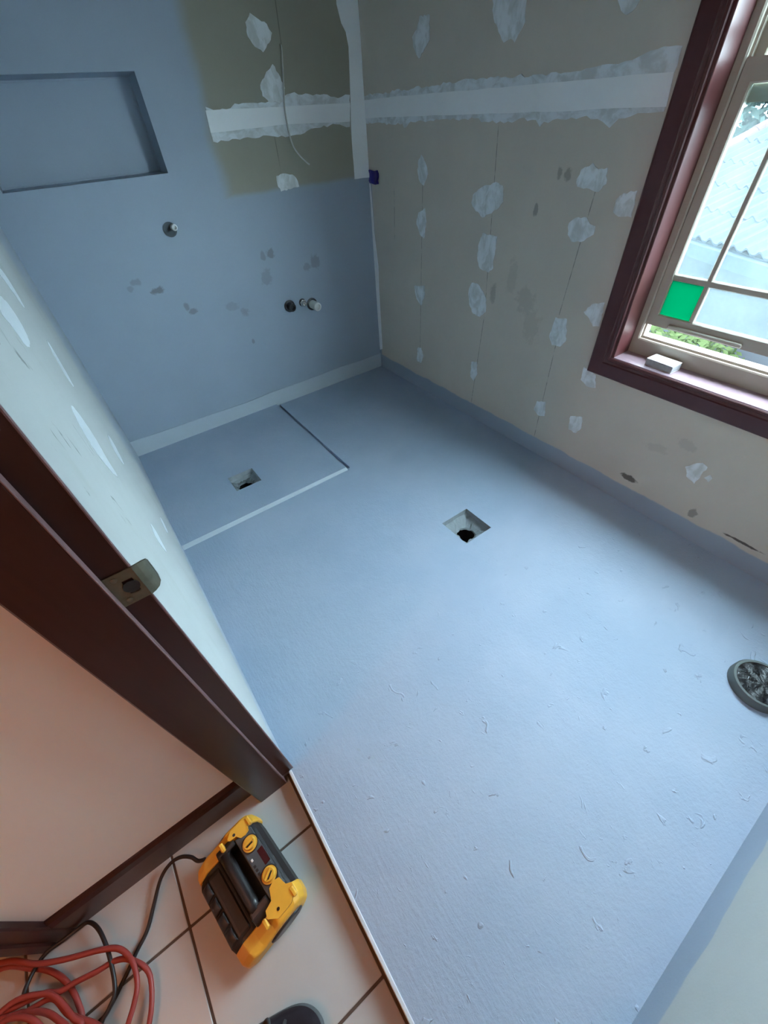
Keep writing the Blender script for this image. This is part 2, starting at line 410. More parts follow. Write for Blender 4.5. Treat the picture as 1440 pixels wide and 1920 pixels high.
# ---------------------------------------------------------------- object helpers
def link(o, parent=None):
    COL.objects.link(o)
    if parent is not None: o.parent = parent
    return o
def mesh(name, verts, faces, mat, parent=None, smooth=False):
    me = bpy.data.meshes.new(name); me.from_pydata([tuple(v) for v in verts], [], faces); me.update()
    bm = bmesh.new(); bm.from_mesh(me); bmesh.ops.recalc_face_normals(bm, faces=bm.faces[:]); bm.to_mesh(me); bm.free()
    return fin(name, me, mat, parent, smooth)
def fin(name, me, mat, parent=None, smooth=False):
    mats = mat if isinstance(mat, (list, tuple)) else [mat]
    for m_ in mats: me.materials.append(m_)
    if smooth:
        for p_ in me.polygons: p_.use_smooth = True
    return link(bpy.data.objects.new(name, me), parent)
def frombm(name, bm, mat, parent=None, smooth=False):
    bmesh.ops.recalc_face_normals(bm, faces=bm.faces[:])
    me = bpy.data.meshes.new(name); bm.to_mesh(me); bm.free()
    return fin(name, me, mat, parent, smooth)
def box_bm(lo, hi, bev=0.0, seg=1, bm=None):
    own = bmesh.new()
    bmesh.ops.create_cube(own, size=1.0)
    for v in own.verts:
        v.co = Vector([lo[i] + (v.co[i] + .5) * (hi[i] - lo[i]) for i in range(3)])
    if bev: bmesh.ops.bevel(own, geom=own.edges[:], offset=bev, segments=seg, affect='EDGES', profile=.6)
    if bm is None: return own
    me = bpy.data.meshes.new('t'); own.to_mesh(me); own.free(); bm.from_mesh(me); bpy.data.meshes.remove(me)
    return bm
def box(name, lo, hi, mat, parent=None, bev=0.0, seg=1):
    return frombm(name, box_bm(lo, hi, bev, seg), mat, parent)
def empty(name, loc=(0, 0, 0), rz=0.0, parent=None):
    o = bpy.data.objects.new(name, None); o.empty_display_size = .05
    o.location = loc; o.rotation_euler = (0, 0, rz)
    return link(o, parent)
def tag(o, label, cat, group=None):
    o['label'] = label; o['category'] = cat
    if group: o['group'] = group
    return o
def struct(o, label=None):
    o['kind'] = 'structure'
    if label: o['label'] = label
    return o
def slab(name, axis, c0, c1, us, vs, holes, mat, parent=None):
    """solid wall/floor slab between axis=c0 and axis=c1 with rectangular cell holes"""
    bm = bmesh.new(); vd = {}
    oth = [i for i in range(3) if i != axis]
    def V(s, i, j):
        k = (s, i, j)
        if k not in vd:
            c = [0, 0, 0]; c[axis] = (c0, c1)[s]; c[oth[0]] = us[i]; c[oth[1]] = vs[j]
            vd[k] = bm.verts.new(c)
        return vd[k]
    nu, nv = len(us) - 1, len(vs) - 1
    solid = lambda i, j: 0 <= i < nu and 0 <= j < nv and (i, j) not in holes
    for i in range(nu):
        for j in range(nv):
            if not solid(i, j): continue
            for s in (0, 1): bm.faces.new([V(s, i, j), V(s, i + 1, j), V(s, i + 1, j + 1), V(s, i, j + 1)])
            for (di, dj, a, b) in ((-1, 0, (i, j), (i, j + 1)), (1, 0, (i + 1, j), (i + 1, j + 1)), (0, -1, (i, j), (i + 1, j)), (0, 1, (i, j + 1), (i + 1, j + 1))):
                if not solid(i + di, j + dj): bm.faces.new([V(0, *a), V(0, *b), V(1, *b), V(1, *a)])
    return frombm(name, bm, mat, parent)
def prism(name, pts, axis, c0, c1, mat, parent=None):
    """extrude polygon given in the two other axes"""
    oth = [i for i in range(3) if i != axis]; n = len(pts); vs = []
    for c in (c0, c1):
        for p_ in pts:
            q = [0, 0, 0]; q[axis] = c; q[oth[0]] = p_[0]; q[oth[1]] = p_[1]; vs.append(q)
    fs = [list(range(n)), list(range(n, 2 * n))] + [[i, (i + 1) % n, n + (i + 1) % n, n + i] for i in range(n)]
    return mesh(name, vs, fs, mat, parent)
def chaikin(pts, it=2):
    for _ in range(it):
        o = []
        for i in range(len(pts)):
            a, b = pts[i], pts[(i + 1) % len(pts)]
            o.append((a[0] * .75 + b[0] * .25, a[1] * .75 + b[1] * .25)); o.append((a[0] * .25 + b[0] * .75, a[1] * .25 + b[1] * .75))
        pts = o
    return pts
def tri_prism(name, pts, axis, c0, c1, mat, parent=None):
    """concave-safe prism"""
    bm = bmesh.new(); oth = [i for i in range(3) if i != axis]
    vs = []
    for p_ in pts:
        q = [0, 0, 0]; q[axis] = c0; q[oth[0]] = p_[0]; q[oth[1]] = p_[1]; vs.append(bm.verts.new(q))
    f = bm.faces.new(vs); r = bmesh.ops.extrude_face_region(bm, geom=[f])
    for v in r['geom']:
        if isinstance(v, bmesh.types.BMVert): v.co[axis] = c1
    bmesh.ops.triangulate(bm, faces=[f for f in bm.faces if len(f.verts) > 4])
    return frombm(name, bm, mat, parent)
def sweep(name, pts, r, mat, parent=None, seg=10, cyclic=False, res=6):
    """smooth tube through points (Catmull-Rom)"""
    P = [Vector(p_) for p_ in pts]; Q = []
    n = len(P)
    for i in range(n - 1):
        p0, p1, p2, p3 = P[max(i - 1, 0)], P[i], P[i + 1], P[min(i + 2, n - 1)]
        for k in range(res):
            s = k / res
            Q.append(.5 * ((2 * p1) + (p2 - p0) * s + (2 * p0 - 5 * p1 + 4 * p2 - p3) * s * s + (3 * p1 - p0 - 3 * p2 + p3) * s ** 3))
    Q.append(P[-1])
    vs = []; fs = []
    t0 = (Q[1] - Q[0]).normalized(); up = t0.orthogonal().normalized()
    for i, q in enumerate(Q):
        tg = (Q[min(i + 1, len(Q) - 1)] - Q[max(i - 1, 0)]).normalized()
        up = (up - tg * up.dot(tg)).normalized(); sd = tg.cross(up)
        for k in range(seg):
            a = 2 * math.pi * k / seg; vs.append(q + up * (r * math.cos(a)) + sd * (r * math.sin(a)))
    for i in range(len(Q) - 1):
        for k in range(seg):
            fs.append([i * seg + k, i * seg + (k + 1) % seg, (i + 1) * seg + (k + 1) % seg, (i + 1) * seg + k])
    fs.append(list(range(seg))); b0 = (len(Q) - 1) * seg; fs.append(list(range(b0, b0 + seg)))
    return mesh(name, vs, fs, mat, parent, True)
def lathe(name, prof, origin, axis, mat, parent=None, seg=24, smooth=True):
    """revolve (radius, height) profile about axis vector at origin"""
    ax = Vector(axis).normalized(); u = ax.orthogonal().normalized(); v = ax.cross(u); O = Vector(origin)
    vs = []; fs = []
    for (r, h) in prof:
        for k in range(seg):
            a = 2 * math.pi * k / seg; vs.append(O + ax * h + u * (r * math.cos(a)) + v * (r * math.sin(a)))
    for i in range(len(prof) - 1):
        for k in range(seg): fs.append([i * seg + k, i * seg + (k + 1) % seg, (i + 1) * seg + (k + 1) % seg, (i + 1) * seg + k])
    if prof[0][0] > 1e-6: fs.append(list(range(seg)))
    if prof[-1][0] > 1e-6: fs.append(list(range((len(prof) - 1) * seg, len(prof) * seg)))
    o = mesh(name, vs, fs, mat, parent, smooth)
    md = o.modifiers.new('split', 'EDGE_SPLIT'); md.split_angle = math.radians(40)
    return o

# ---------------------------------------------------------------- bathroom shell
# back wall with recessed niche
nx0, nx1, nz0, nz1 = -1.915, -1.208, 1.387, 1.733
wb = struct(slab('wall_back', 1, 0.0, 0.12, [-W - .11, nx0, nx1, 0.0], [-.2, nz0, nz1, HT], {(1, 1)}, M_BACK))
bm = bmesh.new(); d = .115; dx = .006
fr = [bm.verts.new(c) for c in ((nx0, 0, nz0), (nx1, 0, nz0), (nx1, 0, nz1), (nx0, 0, nz1))]
bk = [bm.verts.new(c) for c in ((nx0 + dx, d, nz0 + .004), (nx1 - dx, d, nz0 + .004), (nx1 - dx, d, nz1 - .01), (nx0 + dx, d, nz1 - .01))]
bm.faces.new(bk)
for i in range(4): bm.faces.new([fr[i], fr[(i + 1) % 4], bk[(i + 1) % 4], bk[i]])
bmesh.ops.bevel(bm, geom=[e for e in bm.edges if all(v in bk for v in e.verts)], offset=.006, segments=2, affect='EDGES')
nic = frombm('niche', bm, M_BACK, wb); nic['label'] = 'recessed shower niche lined in grey membrane'

# right wall with window opening
wy0, wy1, wz0, wz1 = -3.085, -1.886, .69, 2.10
wr = struct(slab('wall_right', 0, 0.0, 0.16, [-L - .12, wy0, wy1, 0.12], [-.2, wz0, wz1, HT], {(1, 1)}, M_RIGHT))
# left wall with doorway
dy0, dy1, dz1 = -3.06, -2.235, 2.06
wl = struct(slab('wall_left', 0, -W, -W - .11, [-3.72, dy0, dy1, 0.0], [-.2, dz1, HT], {(1, 0)}, M_LEFT))
# near wall
wn = struct(box('wall_front', (-W, -L - .12, -.2), (0, -L, HT), M_NEAR))
struct(box('ceiling', (-4.6, -3.84, HT), (.16, .12, HT + .1), M_CEIL))

# floor with two drain recesses, raised shower pad
dr = (-.838, -.664, -1.89, -1.712)          # main floor drain
sr = (-1.600, -1.444, -.772, -.622)         # shower drain
PX, PY, PZ = -.985, -1.0, .013              # shower pad edge, height
us = [-W, sr[0], sr[1], PX, PX + .027, dr[0], dr[1], 0.0]; vs_ = [-L, dr[2], dr[3], PY, sr[2], sr[3], 0.0]
fl = struct(slab('floor', 2, 0.0, -.06, us, vs_, {(5, 1), (1, 4), (3, 3), (3, 4), (3, 5)}, M_FLOOR))
box('shade_groove_base', (PX - .001, PY - .001, -.06), (PX + .028, .001, -.020), M_FLOOR, fl)  # bottom of a groove added so the pad's right edge reads as shade
pad = slab('shower_pad', 2, PZ, .0005, [-W, sr[0], sr[1], PX], [PY, sr[2], sr[3], 0.0], {(1, 1)}, M_FLOOR, fl)
pad['label'] = 'raised square shower base coated in grey membrane'
# chamfered front edge of the pad, its window-lit brightness put into a paler colour
mesh('pad_front_edge', [(-W, PY, PZ + .0008), (PX, PY, PZ + .0008), (-W, PY - .022, .0), (PX + .004, PY - .014, .0), (-W, PY, 0), (PX, PY, 0)],
     [[0, 1, 3, 2], [0, 2, 4], [1, 5, 3], [0, 4, 5, 1], [2, 3, 5, 4]], M_BAND, fl)
def drain(rect, top, hole, hr, depth, seed):
    """square recess with rough sloping cement sides falling to a round pipe"""
    rnd = random.Random(seed); x0, x1, y0, y1 = rect; n = 32; vs = []; fs = []
    def sq(s, inset, z, jit):
        a = 2 * math.pi * s / n; cx, cy = (x0 + x1) / 2, (y0 + y1) / 2; hx, hy = (x1 - x0) / 2 - inset, (y1 - y0) / 2 - inset
        k = 1 / max(abs(math.cos(a)), abs(math.sin(a)))
        return (cx + hx * math.cos(a) * k + rnd.uniform(-jit, jit), cy + hy * math.sin(a) * k + rnd.uniform(-jit, jit), z + rnd.uniform(-jit, jit) * .5)
    rings = [[sq(s, 0, top, 0) for s in range(n)], [sq(s, .003, top - .026, .0015) for s in range(n)], [sq(s, .012, top - .032, .003) for s in range(n)], [sq(s, .030, top - .040, .005) for s in range(n)]]
    for (f, dz) in ((1.10, .88), (1.0, 1.0)):
        rings.append([(hole[0] + hr * f * math.cos(2 * math.pi * s / n) + rnd.uniform(-.003, .003), hole[1] + hr * f * math.sin(2 * math.pi * s / n) + rnd.uniform(-.003, .003), top - depth * dz) for s in range(n)])
    for r in rings: vs += r
    for i in range(len(rings) - 1):
        for k in range(n): fs.append([i * n + k, i * n + (k + 1) % n, (i + 1) * n + (k + 1) % n, (i + 1) * n + k])
    o = mesh('drain_recess', vs, fs, M_RECESS, fl)
    o['label'] = 'square recess cut in the floor around a drain'
    pv = []; pf = []
    for z in (top - depth * .90, top - depth - .16):
        for k in range(n): pv.append((hole[0] + (hr + .005) * math.cos(2 * math.pi * k / n), hole[1] + (hr + .005) * math.sin(2 * math.pi * k / n), z))
    for k in range(n): pf.append([k, (k + 1) % n, n + (k + 1) % n, n + k])
    pf.append(list(range(n, 2 * n)))
    p_ = mesh('drain_pipe', pv, pf, M_HOLE, fl, False); p_['label'] = 'black open drain pipe down the recess'
drain(dr, 0.0, (-.765, -1.815), .048, .062, 1)
drain(sr, PZ, (-1.530, -.690), .046, .07, 2)
# pale bonded bands where floor meets back wall, and doorway lip with its highlight painted in
wvb = [(-W, .125), (-1.7, .118), (-1.4, .112), (-1.2, .108), (-1.0, .115), (-.7, .112), (-.4, .118), (-.2, .108), (0, .112)]
bpts = [(-W, PZ), *wvb, (0, 0.0), (PX, 0.0), (PX, PZ)]
tri_prism('membrane_band', [(a, b) for a, b in bpts], 1, 0.0, -.004, M_BAND, wb)
struct(box('trim_1', (-W - .006, dy0, -.055), (-W + .005, dy1 - .01, .0025), M_EDGE, None, .002), 'membrane lip along the doorway edge of the bathroom floor, highlight painted pale')

# jointing plaster on the walls
def ragged(pts, step=.012, jit=.0035, seed=0):
    """trowelled edge: resample the outline and roughen it"""
    rnd = random.Random(seed); out = []
    for i in range(len(pts)):
        a, b_ = Vector(pts[i]), Vector(pts[(i + 1) % len(pts)]); n = max(1, int((b_ - a).length / step))
        tgt = (b_ - a).normalized() if (b_ - a).length > 1e-6 else Vector((1, 0)); nr = Vector((-tgt.y, tgt.x))
        for k in range(n):
            q = a.lerp(b_, k / n)
            if k: q = q + nr * rnd.uniform(-jit, jit)
            out.append((q.x, q.y))
    return out
def patches(lst, axis, c0, c1, mat, parent, name='plaster_patch', it=0, step=.012, jit=.0035):
    for i, pl in enumerate(lst): tri_prism(name, ragged(chaikin(pl, it), step, jit, i * 7 + len(pl)), axis, c0, c1, mat, parent)
patches(RIGHT_PATCH, 0, .0005, -.0016, M_PLASTER, wr)
RIGHT_SKIM[0][0] = (0, 1.612); RIGHT_SKIM[0][-1] = (0, 1.500); RIGHT_TAPE[0][0] = (0, 1.595); RIGHT_TAPE[0][-1] = (0, 1.519)
patches(RIGHT_SKIM, 0, .0005, -.0010, M_SKIM, wr, 'joint_skim', 0, .02, .006)
patches(RIGHT_TAPE, 0, .0005, -.0022, M_TAPE, wr, 'joint_tape', 0, .06, .0015)
patches(BACK_PATCH, 1, .0005, -.0016, M_PLASTER, wb)
patches(BACK_SKIM, 1, .0005, -.0010, M_SKIM, wb, 'joint_skim', 0, .02, .006)
patches(BACK_TAPE, 1, .0005, -.0022, M_TAPE, wb, 'joint_tape', 0, .06, .0015)
patches([[(-.135, HT), (0, HT), (0, 1.249), (-.112, 1.251), (-.107, 1.485), (-.080, 1.80), (-.09, 1.85), (-.114, 1.88), (-.132, 1.94)]], 1, .0005, -.0028, M_TAPE, wb, 'corner_tape', 0, .05, .002)
tri_prism('corner_caulk', [(0, 1.242), (-.012, 1.217), (-.016, 1.121), (-.02, .946), (-.045, .757), (-.036, .615), (-.034, .388), (-.034, .156), (0, .139)], 0, .0, -.004, M_CAULK, wr)
patches(LEFT_PATCH, 0, -W - .0005, -W + .0006, M_PLASTER_L, wl, 'plaster_patch', 1)

# ---------------------------------------------------------------- window
def frame_sides(name, rects, mats, parent, joined=False):
    """mitred four-sided frame; rects = closed profile of (y0,y1,z0,z1,x) nested rectangles"""
    n = len(rects); outs = []; allv = []; allf = []
    cor = lambda r: [(r[4], r[0], r[2]), (r[4], r[1], r[2]), (r[4], r[1], r[3]), (r[4], r[0], r[3])]
    for s in range(4):
        vs = [cor(r)[s] for r in rects] + [cor(r)[(s + 1) % 4] for r in rects]
        fs = [[i, (i + 1) % n, n + (i + 1) % n, n + i] for i in range(n)] + [list(range(n)), list(range(n, 2 * n))]
        if joined:
            b = len(allv); allv += vs; allf += [[b + i for i in f] for f in fs]
        else: outs.append(mesh(name, vs, fs, mats, parent))
    return mesh(name, allv, allf, mats, parent) if joined else outs
win = struct(empty('window_1', (0, 0, 0)), 'dark timber framed window with beige aluminium sashes')
def rc(o, x): return (wy0 - o, wy1 + o, wz0 - o, wz1 + o, x)
frame_sides('architrave', [rc(.092, .0), rc(.092, -.014), rc(.086, -.019), rc(.03, -.021), rc(.026, -.017), rc(.016, -.016), rc(.012, -.021), rc(.003, -.020), rc(0, -.016), rc(-.001, 0.0)], M_WOODW, win)
for nm, lo, hi in (('jamb_lining', (-.012, wy1 - .012, wz0), (.105, wy1 + .006, wz1)), ('jamb_lining', (-.012, wy0 - .006, wz0), (.105, wy0 + .012, wz1)),
                   ('head_lining', (-.012, wy0, wz1 - .012), (.105, wy1, wz1 + .004)), ('sill_board', (-.012, wy0, wz0 - .02), (.105, wy1, wz0 + .004))):
    box(nm, lo, hi, M_SILL if nm == 'sill_board' else M_WOODW, win, .002)
fy0, fy1, fz0, fz1 = wy0 + .001, wy1 - .001, wz0 + .003, wz1 - .001
def rf(o, x, lift=0): return (fy0 + o, fy1 - o, fz0 + o + lift, fz1 - o, x)
frame_sides('outer_frame', [rf(0, .155), rf(0, .098), rf(.034, .098, .028), rf(.039, .102, .028), rf(.039, .112, .028), rf(.046, .114, .030), rf(.046, .155, .032)], M_ALU, win)
def sash(x, z0, z1, rb, rt, bars_h, green_z):
    s = empty('sash', (0, 0, 0), 0, win)
    y0, y1 = fy0 + .041, fy1 - .041; st = .037
    frame_sides('sash_frame', [(y0, y1, z0, z1, x + .022), (y0, y1, z0, z1, x), (y0 + st - .004, y1 - st + .004, z0 + rb - .004, z1 - rt + .004, x),
                              (y0 + st, y1 - st, z0 + rb, z1 - rt, x + .004), (y0 + st, y1 - st, z0 + rb, z1 - rt, x + .022)], M_ALU, s, True)
    gy0, gy1, gz0, gz1 = y0 + st, y1 - st, z0 + rb, z1 - rt
    bw = .019
    vb = [gy0 + .12, gy1 - .12 - bw]
    ys = [gy0, vb[0], vb[0] + bw, vb[1], vb[1] + bw, gy1]
    for b in vb: box('glazing_bar', (x + .003, b, gz0 - .002), (x + .019, b + bw, gz1 + .002), M_ALU, s, .003)
    zz = [gz0]
    for b in bars_h:
        box('glazing_bar', (x + .002, gy0 - .002, b), (x + .020, gy1 + .002, b + .022), M_ALU, s, .003); zz += [b, b + .022]
    zz.append(gz1)
    for i in range(0, 6, 2):
        for j in range(0, len(zz), 2):
            g = green_z is not None and j == green_z and i in (0, 4)
            p_ = box('pane', (x + .009, ys[i] - .003, zz[j] - .003), (x + .013, ys[i + 1] + .003, zz[j + 1] + .003), M_GREEN if g else M_GLASS, s)
            if g: p_['label'] = 'small emerald green glass pane'
    return s
s1 = sash(.104, .822, 1.60, .046, .058, [.997], 0)
box('finger_pull', (.094, -2.30, .826), (.106, -2.02, .842), M_ALU, s1, .003)
s2 = sash(.130, 1.50, fz1 - .04, .045, .04, [1.648, 1.90], None)

# ---------------------------------------------------------------- doorway frame
door = struct(empty('door_1', (0, 0, 0)), 'dark red timber door frame without its door')
JX = -1.978
prism('jamb', [(-1.992, -2.17), (-1.992, -2.234), (JX - .002, -2.2345), (JX, -2.2365), (JX, -2.240), (JX - .003, -2.243), (-2.019, -2.243), (-2.019, -2.17)], 2, .0, dz1, M_WOOD, door)
prism('door_stop', [(-2.0185, -2.17), (-2.0185, -2.254), (-2.0215, -2.2565), (-2.110, -2.2565), (-2.1135, -2.253), (-2.1135, -2.17)], 2, TZ, dz1, M_WOOD, door)
prism('jamb', [(JX, dy0 - .03), (JX, dy0 + .008), (-2.019, dy0 + .008), (-2.019, dy0 - .03)], 2, 0, dz1, M_WOOD, door)
prism('door_stop', [(-2.0185, dy0 - .03), (-2.0185, dy0 + .021), (-2.1135, dy0 + .021), (-2.1135, dy0 - .03)], 2, TZ, dz1, M_WOOD, door)
box('head_jamb', (-2.1135, dy0 - .03, dz1 - .022), (JX, dy1 + .03, dz1 + .01), M_WOOD, door, .002)
box('edge_highlight', (JX - .0035, -2.2436, .0), (JX + .0006, -2.2385, dz1 - .02), M_ARRIS_LIT, door, .0012)  # added strips: window highlight on rebate and stop edges, painted as lighter colour
box('edge_highlight', (-2.0205, -2.2572, TZ), (-2.0178, -2.2435, dz1 - .02), M_ARRIS_LIT, door, .001)
# strike plate with lip curling round the jamb
bm = bmesh.new(); yz = -2.2432
prof = [(-2.0175, 0), (-2.0, 0), (-1.985, 0), (-1.978, -.0005), (-1.970, .002), (-1.963, .006), (-1.958, .012), (-1.957, .018)]
def lipw(i): return [.034, .034, .034, .034, .033, .031, .026, .018][i]
zc = 1.068; rows = []
hole_i = (1,)
vs = []; fs = []
for i, (x, dy) in enumerate(prof):
    for s in (-1, -.45, .45, 1):
        for th in (0, .0022): vs.append((x, yz - .0022 + th + dy * .9, zc + s * lipw(i)))
for i in range(len(prof) - 1):
    for k in range(3):
        if i == 1 and k == 1: 
            continue
        a = i * 8 + k * 2; b = (i + 1) * 8 + k * 2
        fs.append([a, a + 2, b + 2, b]); fs.append([a + 1, a + 3, b + 3, b + 1])
    for k in (0, 6):
        a = i * 8 + k; b = (i + 1) * 8 + k; fs.append([a, a + 1, b + 1, b])
e_ = (len(prof) - 1) * 8
for k in range(3): fs.append([e_ + k * 2, e_ + k * 2 + 1, e_ + k * 2 + 3, e_ + k * 2 + 2]); fs.append([k * 2, k * 2 + 1, k * 2 + 3, k * 2 + 2])
sp_ = mesh('strike_plate', vs, fs, M_BRASS, door); sp_['label'] = 'tarnished metal strike plate with a curled lip'
lathe('latch_hole', [(0, 0), (.0115, 0), (.0115, .0006), (0, .0006)], (-1.9925, yz - .0030, zc), (0, -1, 0), M_HOLE, sp_, 20)
for dz_ in (-.024, .024): lathe('screw', [(.0045, 0), (.0045, .001), (.003, .002), (0, .0022)], (-2.006, yz - .0022, zc + dz_), (0, -1, 0), M_BRASS, sp_, 12)

# ---------------------------------------------------------------- hallway
struct(box('wall_hall', (-2.66, -2.201, -.2), (-2.1, -2.10, HT), M_HALLW))
# second doorway further along the hall: dark jamb right after the beige wall
d2 = struct(empty('door_2', (0, 0, 0)), 'dark timber frame of the next doorway at the end of the beige wall')
for xa, xb in ((-2.744, -2.655), (-3.64, -3.55)):
    prism('jamb', [(xa, -2.09), (xa, -2.214), (xa + .03, -2.217), (xa + .034, -2.212), (xb - .004, -2.219), (xb, -2.215), (xb, -2.09)], 2, TZ, 2.06, M_WOOD, d2)
box('head_jamb', (-3.64, -2.219, 2.02), (-2.655, -2.09, 2.10), M_WOOD, d2, .002)
struct(box('wall_hall_over_door', (-3.64, -2.201, 2.10), (-2.66, -2.10, HT), M_HALLW))
struct(box('wall_hall_beyond', (-4.6, -2.201, -.2), (-3.63, -2.10, HT), M_HALLW))
struct(box('wall_room_back', (-4.6, -1.66, -.2), (-2.1, -1.56, HT), M_HALLW))
struct(box('wall_hall_end', (-4.7, -3.84, -.2), (-4.6, -1.56, HT), M_HALLW))
struct(box('wall_hall_opposite', (-4.6, -3.84, -.2), (-W, -3.72, HT), M_HALLW))
def skirting(name, a, b, n, parent=None):
    a, b, n = Vector(a), Vector(b), Vector(n)
    pr = [(0, TZ), (.016, TZ), (.016, .075), (.012, .098), (.005, .108), (0, .108)]
    m_ = len(pr); vs = [(p0.x + n.x * q, p0.y + n.y * q, z) for p0 in (a, b) for (q, z) in pr]
    return mesh(name, vs, [list(range(m_)), list(range(m_, 2 * m_))] + [[i, (i + 1) % m_, m_ + (i + 1) % m_, m_ + i] for i in range(m_)], M_WOOD, parent)
struct(skirting('baseboard_hall', (-2.1135, -2.201, 0), (-2.656, -2.201, 0), (0, -1, 0)), 'dark red timber skirting along the beige hallway wall')
# tiled hallway floor
hf = struct(box('floor_hall', (-4.6, -3.72, -.2), (-W - .004, -1.6, TZ - .003), M_GROUT), 'hallway floor of large square cream tiles')
P = .39; g = .0035
for i in range(-6, 2):
    for j in range(-4, 3):
        x0, x1 = -2.394 + i * P + g, -2.394 + (i + 1) * P - g
        y0, y1 = -2.406 + j * P + g, -2.406 + (j + 1) * P - g
        x0, x1 = max(x0, -4.6), min(x1, -W - .006); y0, y1 = max(y0, -3.72), min(y1, -1.66)
        if x1 - x0 < .02 or y1 - y0 < .02: continue
        if x0 > -2.66 and y0 > -2.2: continue
        if x0 > -2.60: y1 = min(y1, -2.195)
        box('tile', (x0, y0, TZ - .006), (x1, y1, TZ + random.uniform(-.0004, .0004)), M_TILE, hf, .0015)
# hallway ceiling lamp (out of frame, its warm glow falls on the tiles)
LX, LY = -3.45, -2.63
lamp = tag(empty('ceiling_lamp', (LX, LY, HT)), 'round warm white ceiling lamp in the hallway', 'lamp')
lathe('lamp_base', [(.14, 0), (.14, -.02), (.12, -.025), (0, -.025)], (0, 0, 0), (0, 0, 1), M_WHITE, lamp, 32)
t = NT('lit_lamp_diffuser'); t.set((.9, .8, .6), .4, **{'Emission Color': (1.0, .44, .2, 1), 'Emission Strength': 4.0})
lathe('lamp_diffuser', [(.125, -.025), (.12, -.05), (.09, -.075), (.04, -.09), (0, -.093)], (0, 0, 0), (0, 0, 1), t.m, lamp, 32)
ld = bpy.data.lights.new('lamp_light', 'POINT'); ld.energy = 15; ld.color = (1.0, .34, .12); ld.shadow_soft_size = .10
lo_ = link(bpy.data.objects.new('lamp_light', ld), lamp); lo_.location = (0, 0, -.20)

# ---------------------------------------------------------------- fittings on the walls
# shower outlet: pipe end in a round hole of the back wall
so = tag(empty('shower_outlet', (-1.282, 0, 1.171)), 'pale pipe end in a dark round hole below the niche', 'pipe')
lathe('hole_rim', [(.034, .0005), (.034, .004), (.027, .004), (.027, .001), (0, .001)], (-.012, -.0, -.006), (0, -1, 0), M_CAV, so, 24)
lathe('pipe_end', [(.015, 0), (.015, .032), (.012, .034), (.009, .034), (.009, .02), (0, .02)], (.008, 0, .003), (0, -1, 0), M_WHITE, so, 20)
def stub(name, x, z, r, ln, mat, label, ring=None, core=M_HOLE, tilt=(0, -1, 0)):
    e = tag(empty(name, (x, 0, z)), label, 'pipe')
    lathe('pipe_body', [(r, 0), (r, ln), (r * .9, ln + .002), (r * .68, ln + .002), (r * .68, ln - .015), (0, ln - .015)], (0, 0, 0), tilt, mat, e, 20)
    lathe('wall_collar', [(r * 1.45, .0), (r * 1.45, .005), (r, .009)], (0, 0, 0), (0, -1, 0), ring or mat, e, 20)
    return e
stub('tap_stub', -.715, .648, .026, .045, M_BLACK, 'short black capped pipe stub on the back wall')
st2 = stub('tap_spindle', -.618, .648, .017, .035, M_CHROME, 'small chrome spindle between black and white pipe stubs', M_BLACKS)
lathe('spindle_nut', [(.023, .008), (.023, .022), (.017, .023)], (0, 0, 0), (0, -1, 0), M_CHROME, st2, 6, False)
stub('waste_stub', -.548, .622, .027, .085, M_WHITE, 'white plastic pipe stub sticking out of the back wall', M_BLACKS, M_PVC)
# blue tape tab at the corner
tp = tag(empty('tape_tab', (-.0, -.055, 1.253)), 'small square of navy blue tape at the wall corner', 'tape')
vs = []; fs = []
for i in range(7):
    for j in range(5):
        y = .052 - i * .0175; z = -.034 + j * .0165
        vs.append((-.003 - .006 * math.sin(i * .9) ** 2 - .003 * math.sin(j * 1.7), y + .003 * math.sin(j * 2), z + .003 * math.sin(i * 1.3)))
for i in range(6):
    for j in range(4): a = i * 5 + j; fs.append([a, a + 1, a + 6, a + 5])
ob = mesh('tape_sheet', vs, fs, M_NAVY, tp); md = ob.modifiers.new('thick', 'SOLIDIFY'); md.thickness = .003
# hanging cable on back wall
tag(sweep('electrical_cable', [(-.478, .02, 1.81), (-.480, -.006, 1.80), (-.490, -.010, 1.74), (-.505, -.012, 1.66), (-.520, -.014, 1.58), (-.520, -.018, 1.50), (-.512, -.026, 1.44), (-.490, -.036, 1.40), (-.455, -.045, 1.365), (-.438, -.048, 1.352)],
          .0042, M_CABLE), 'thin white cable hanging down the bare board of the back wall', 'cable')

# floor waste pipe by the near wall
fw = tag(empty('waste_pipe', (-.505, -3.03, 0)), 'wide pipe collar covered in black film rising from the floor', 'pipe')
lathe('pipe_collar', [(.094, 0), (.092, .028), (.088, .034), (.080, .034), (.078, .024)], (0, 0, 0), (0, 0, 1), M_PVC, fw, 40)
vs = [(0, 0, .030)]; fs = []
for r_i, r in enumerate((.03, .055, .079)):
    for k in range(28):
        a = 2 * math.pi * k / 28
        vs.append((r * math.cos(a), r * math.sin(a), .029 + (.006 * math.sin(k * 1.7 + r_i * 2) if r_i < 2 else 0)))
for k in range(28): fs.append([0, 1 + k, 1 + (k + 1) % 28])
for r_i in range(2):
    for k in range(28):
        a = 1 + r_i * 28; fs.append([a + k, a + (k + 1) % 28, a + 28 + (k + 1) % 28, a + 28 + k])
mesh('film_cover', vs, fs, M_FILM, fw, True)

# sanding block on the window sill
sb = tag(empty('sanding_block', (.050, -2.082, wz0 + .004), math.radians(-4)), 'pale grey sanding block on the window sill', 'sanding block')
box('foam_core', (-.034, -.058, .002), (.034, .058, .027), M_GRIT, sb, .002)
box('grit_face', (-.034, -.058, .027), (.034, .058, .030), M_FOAM, sb, .001)
box('grit_face', (-.034, -.058, .0), (.034, .058, .002), M_FOAM, sb)

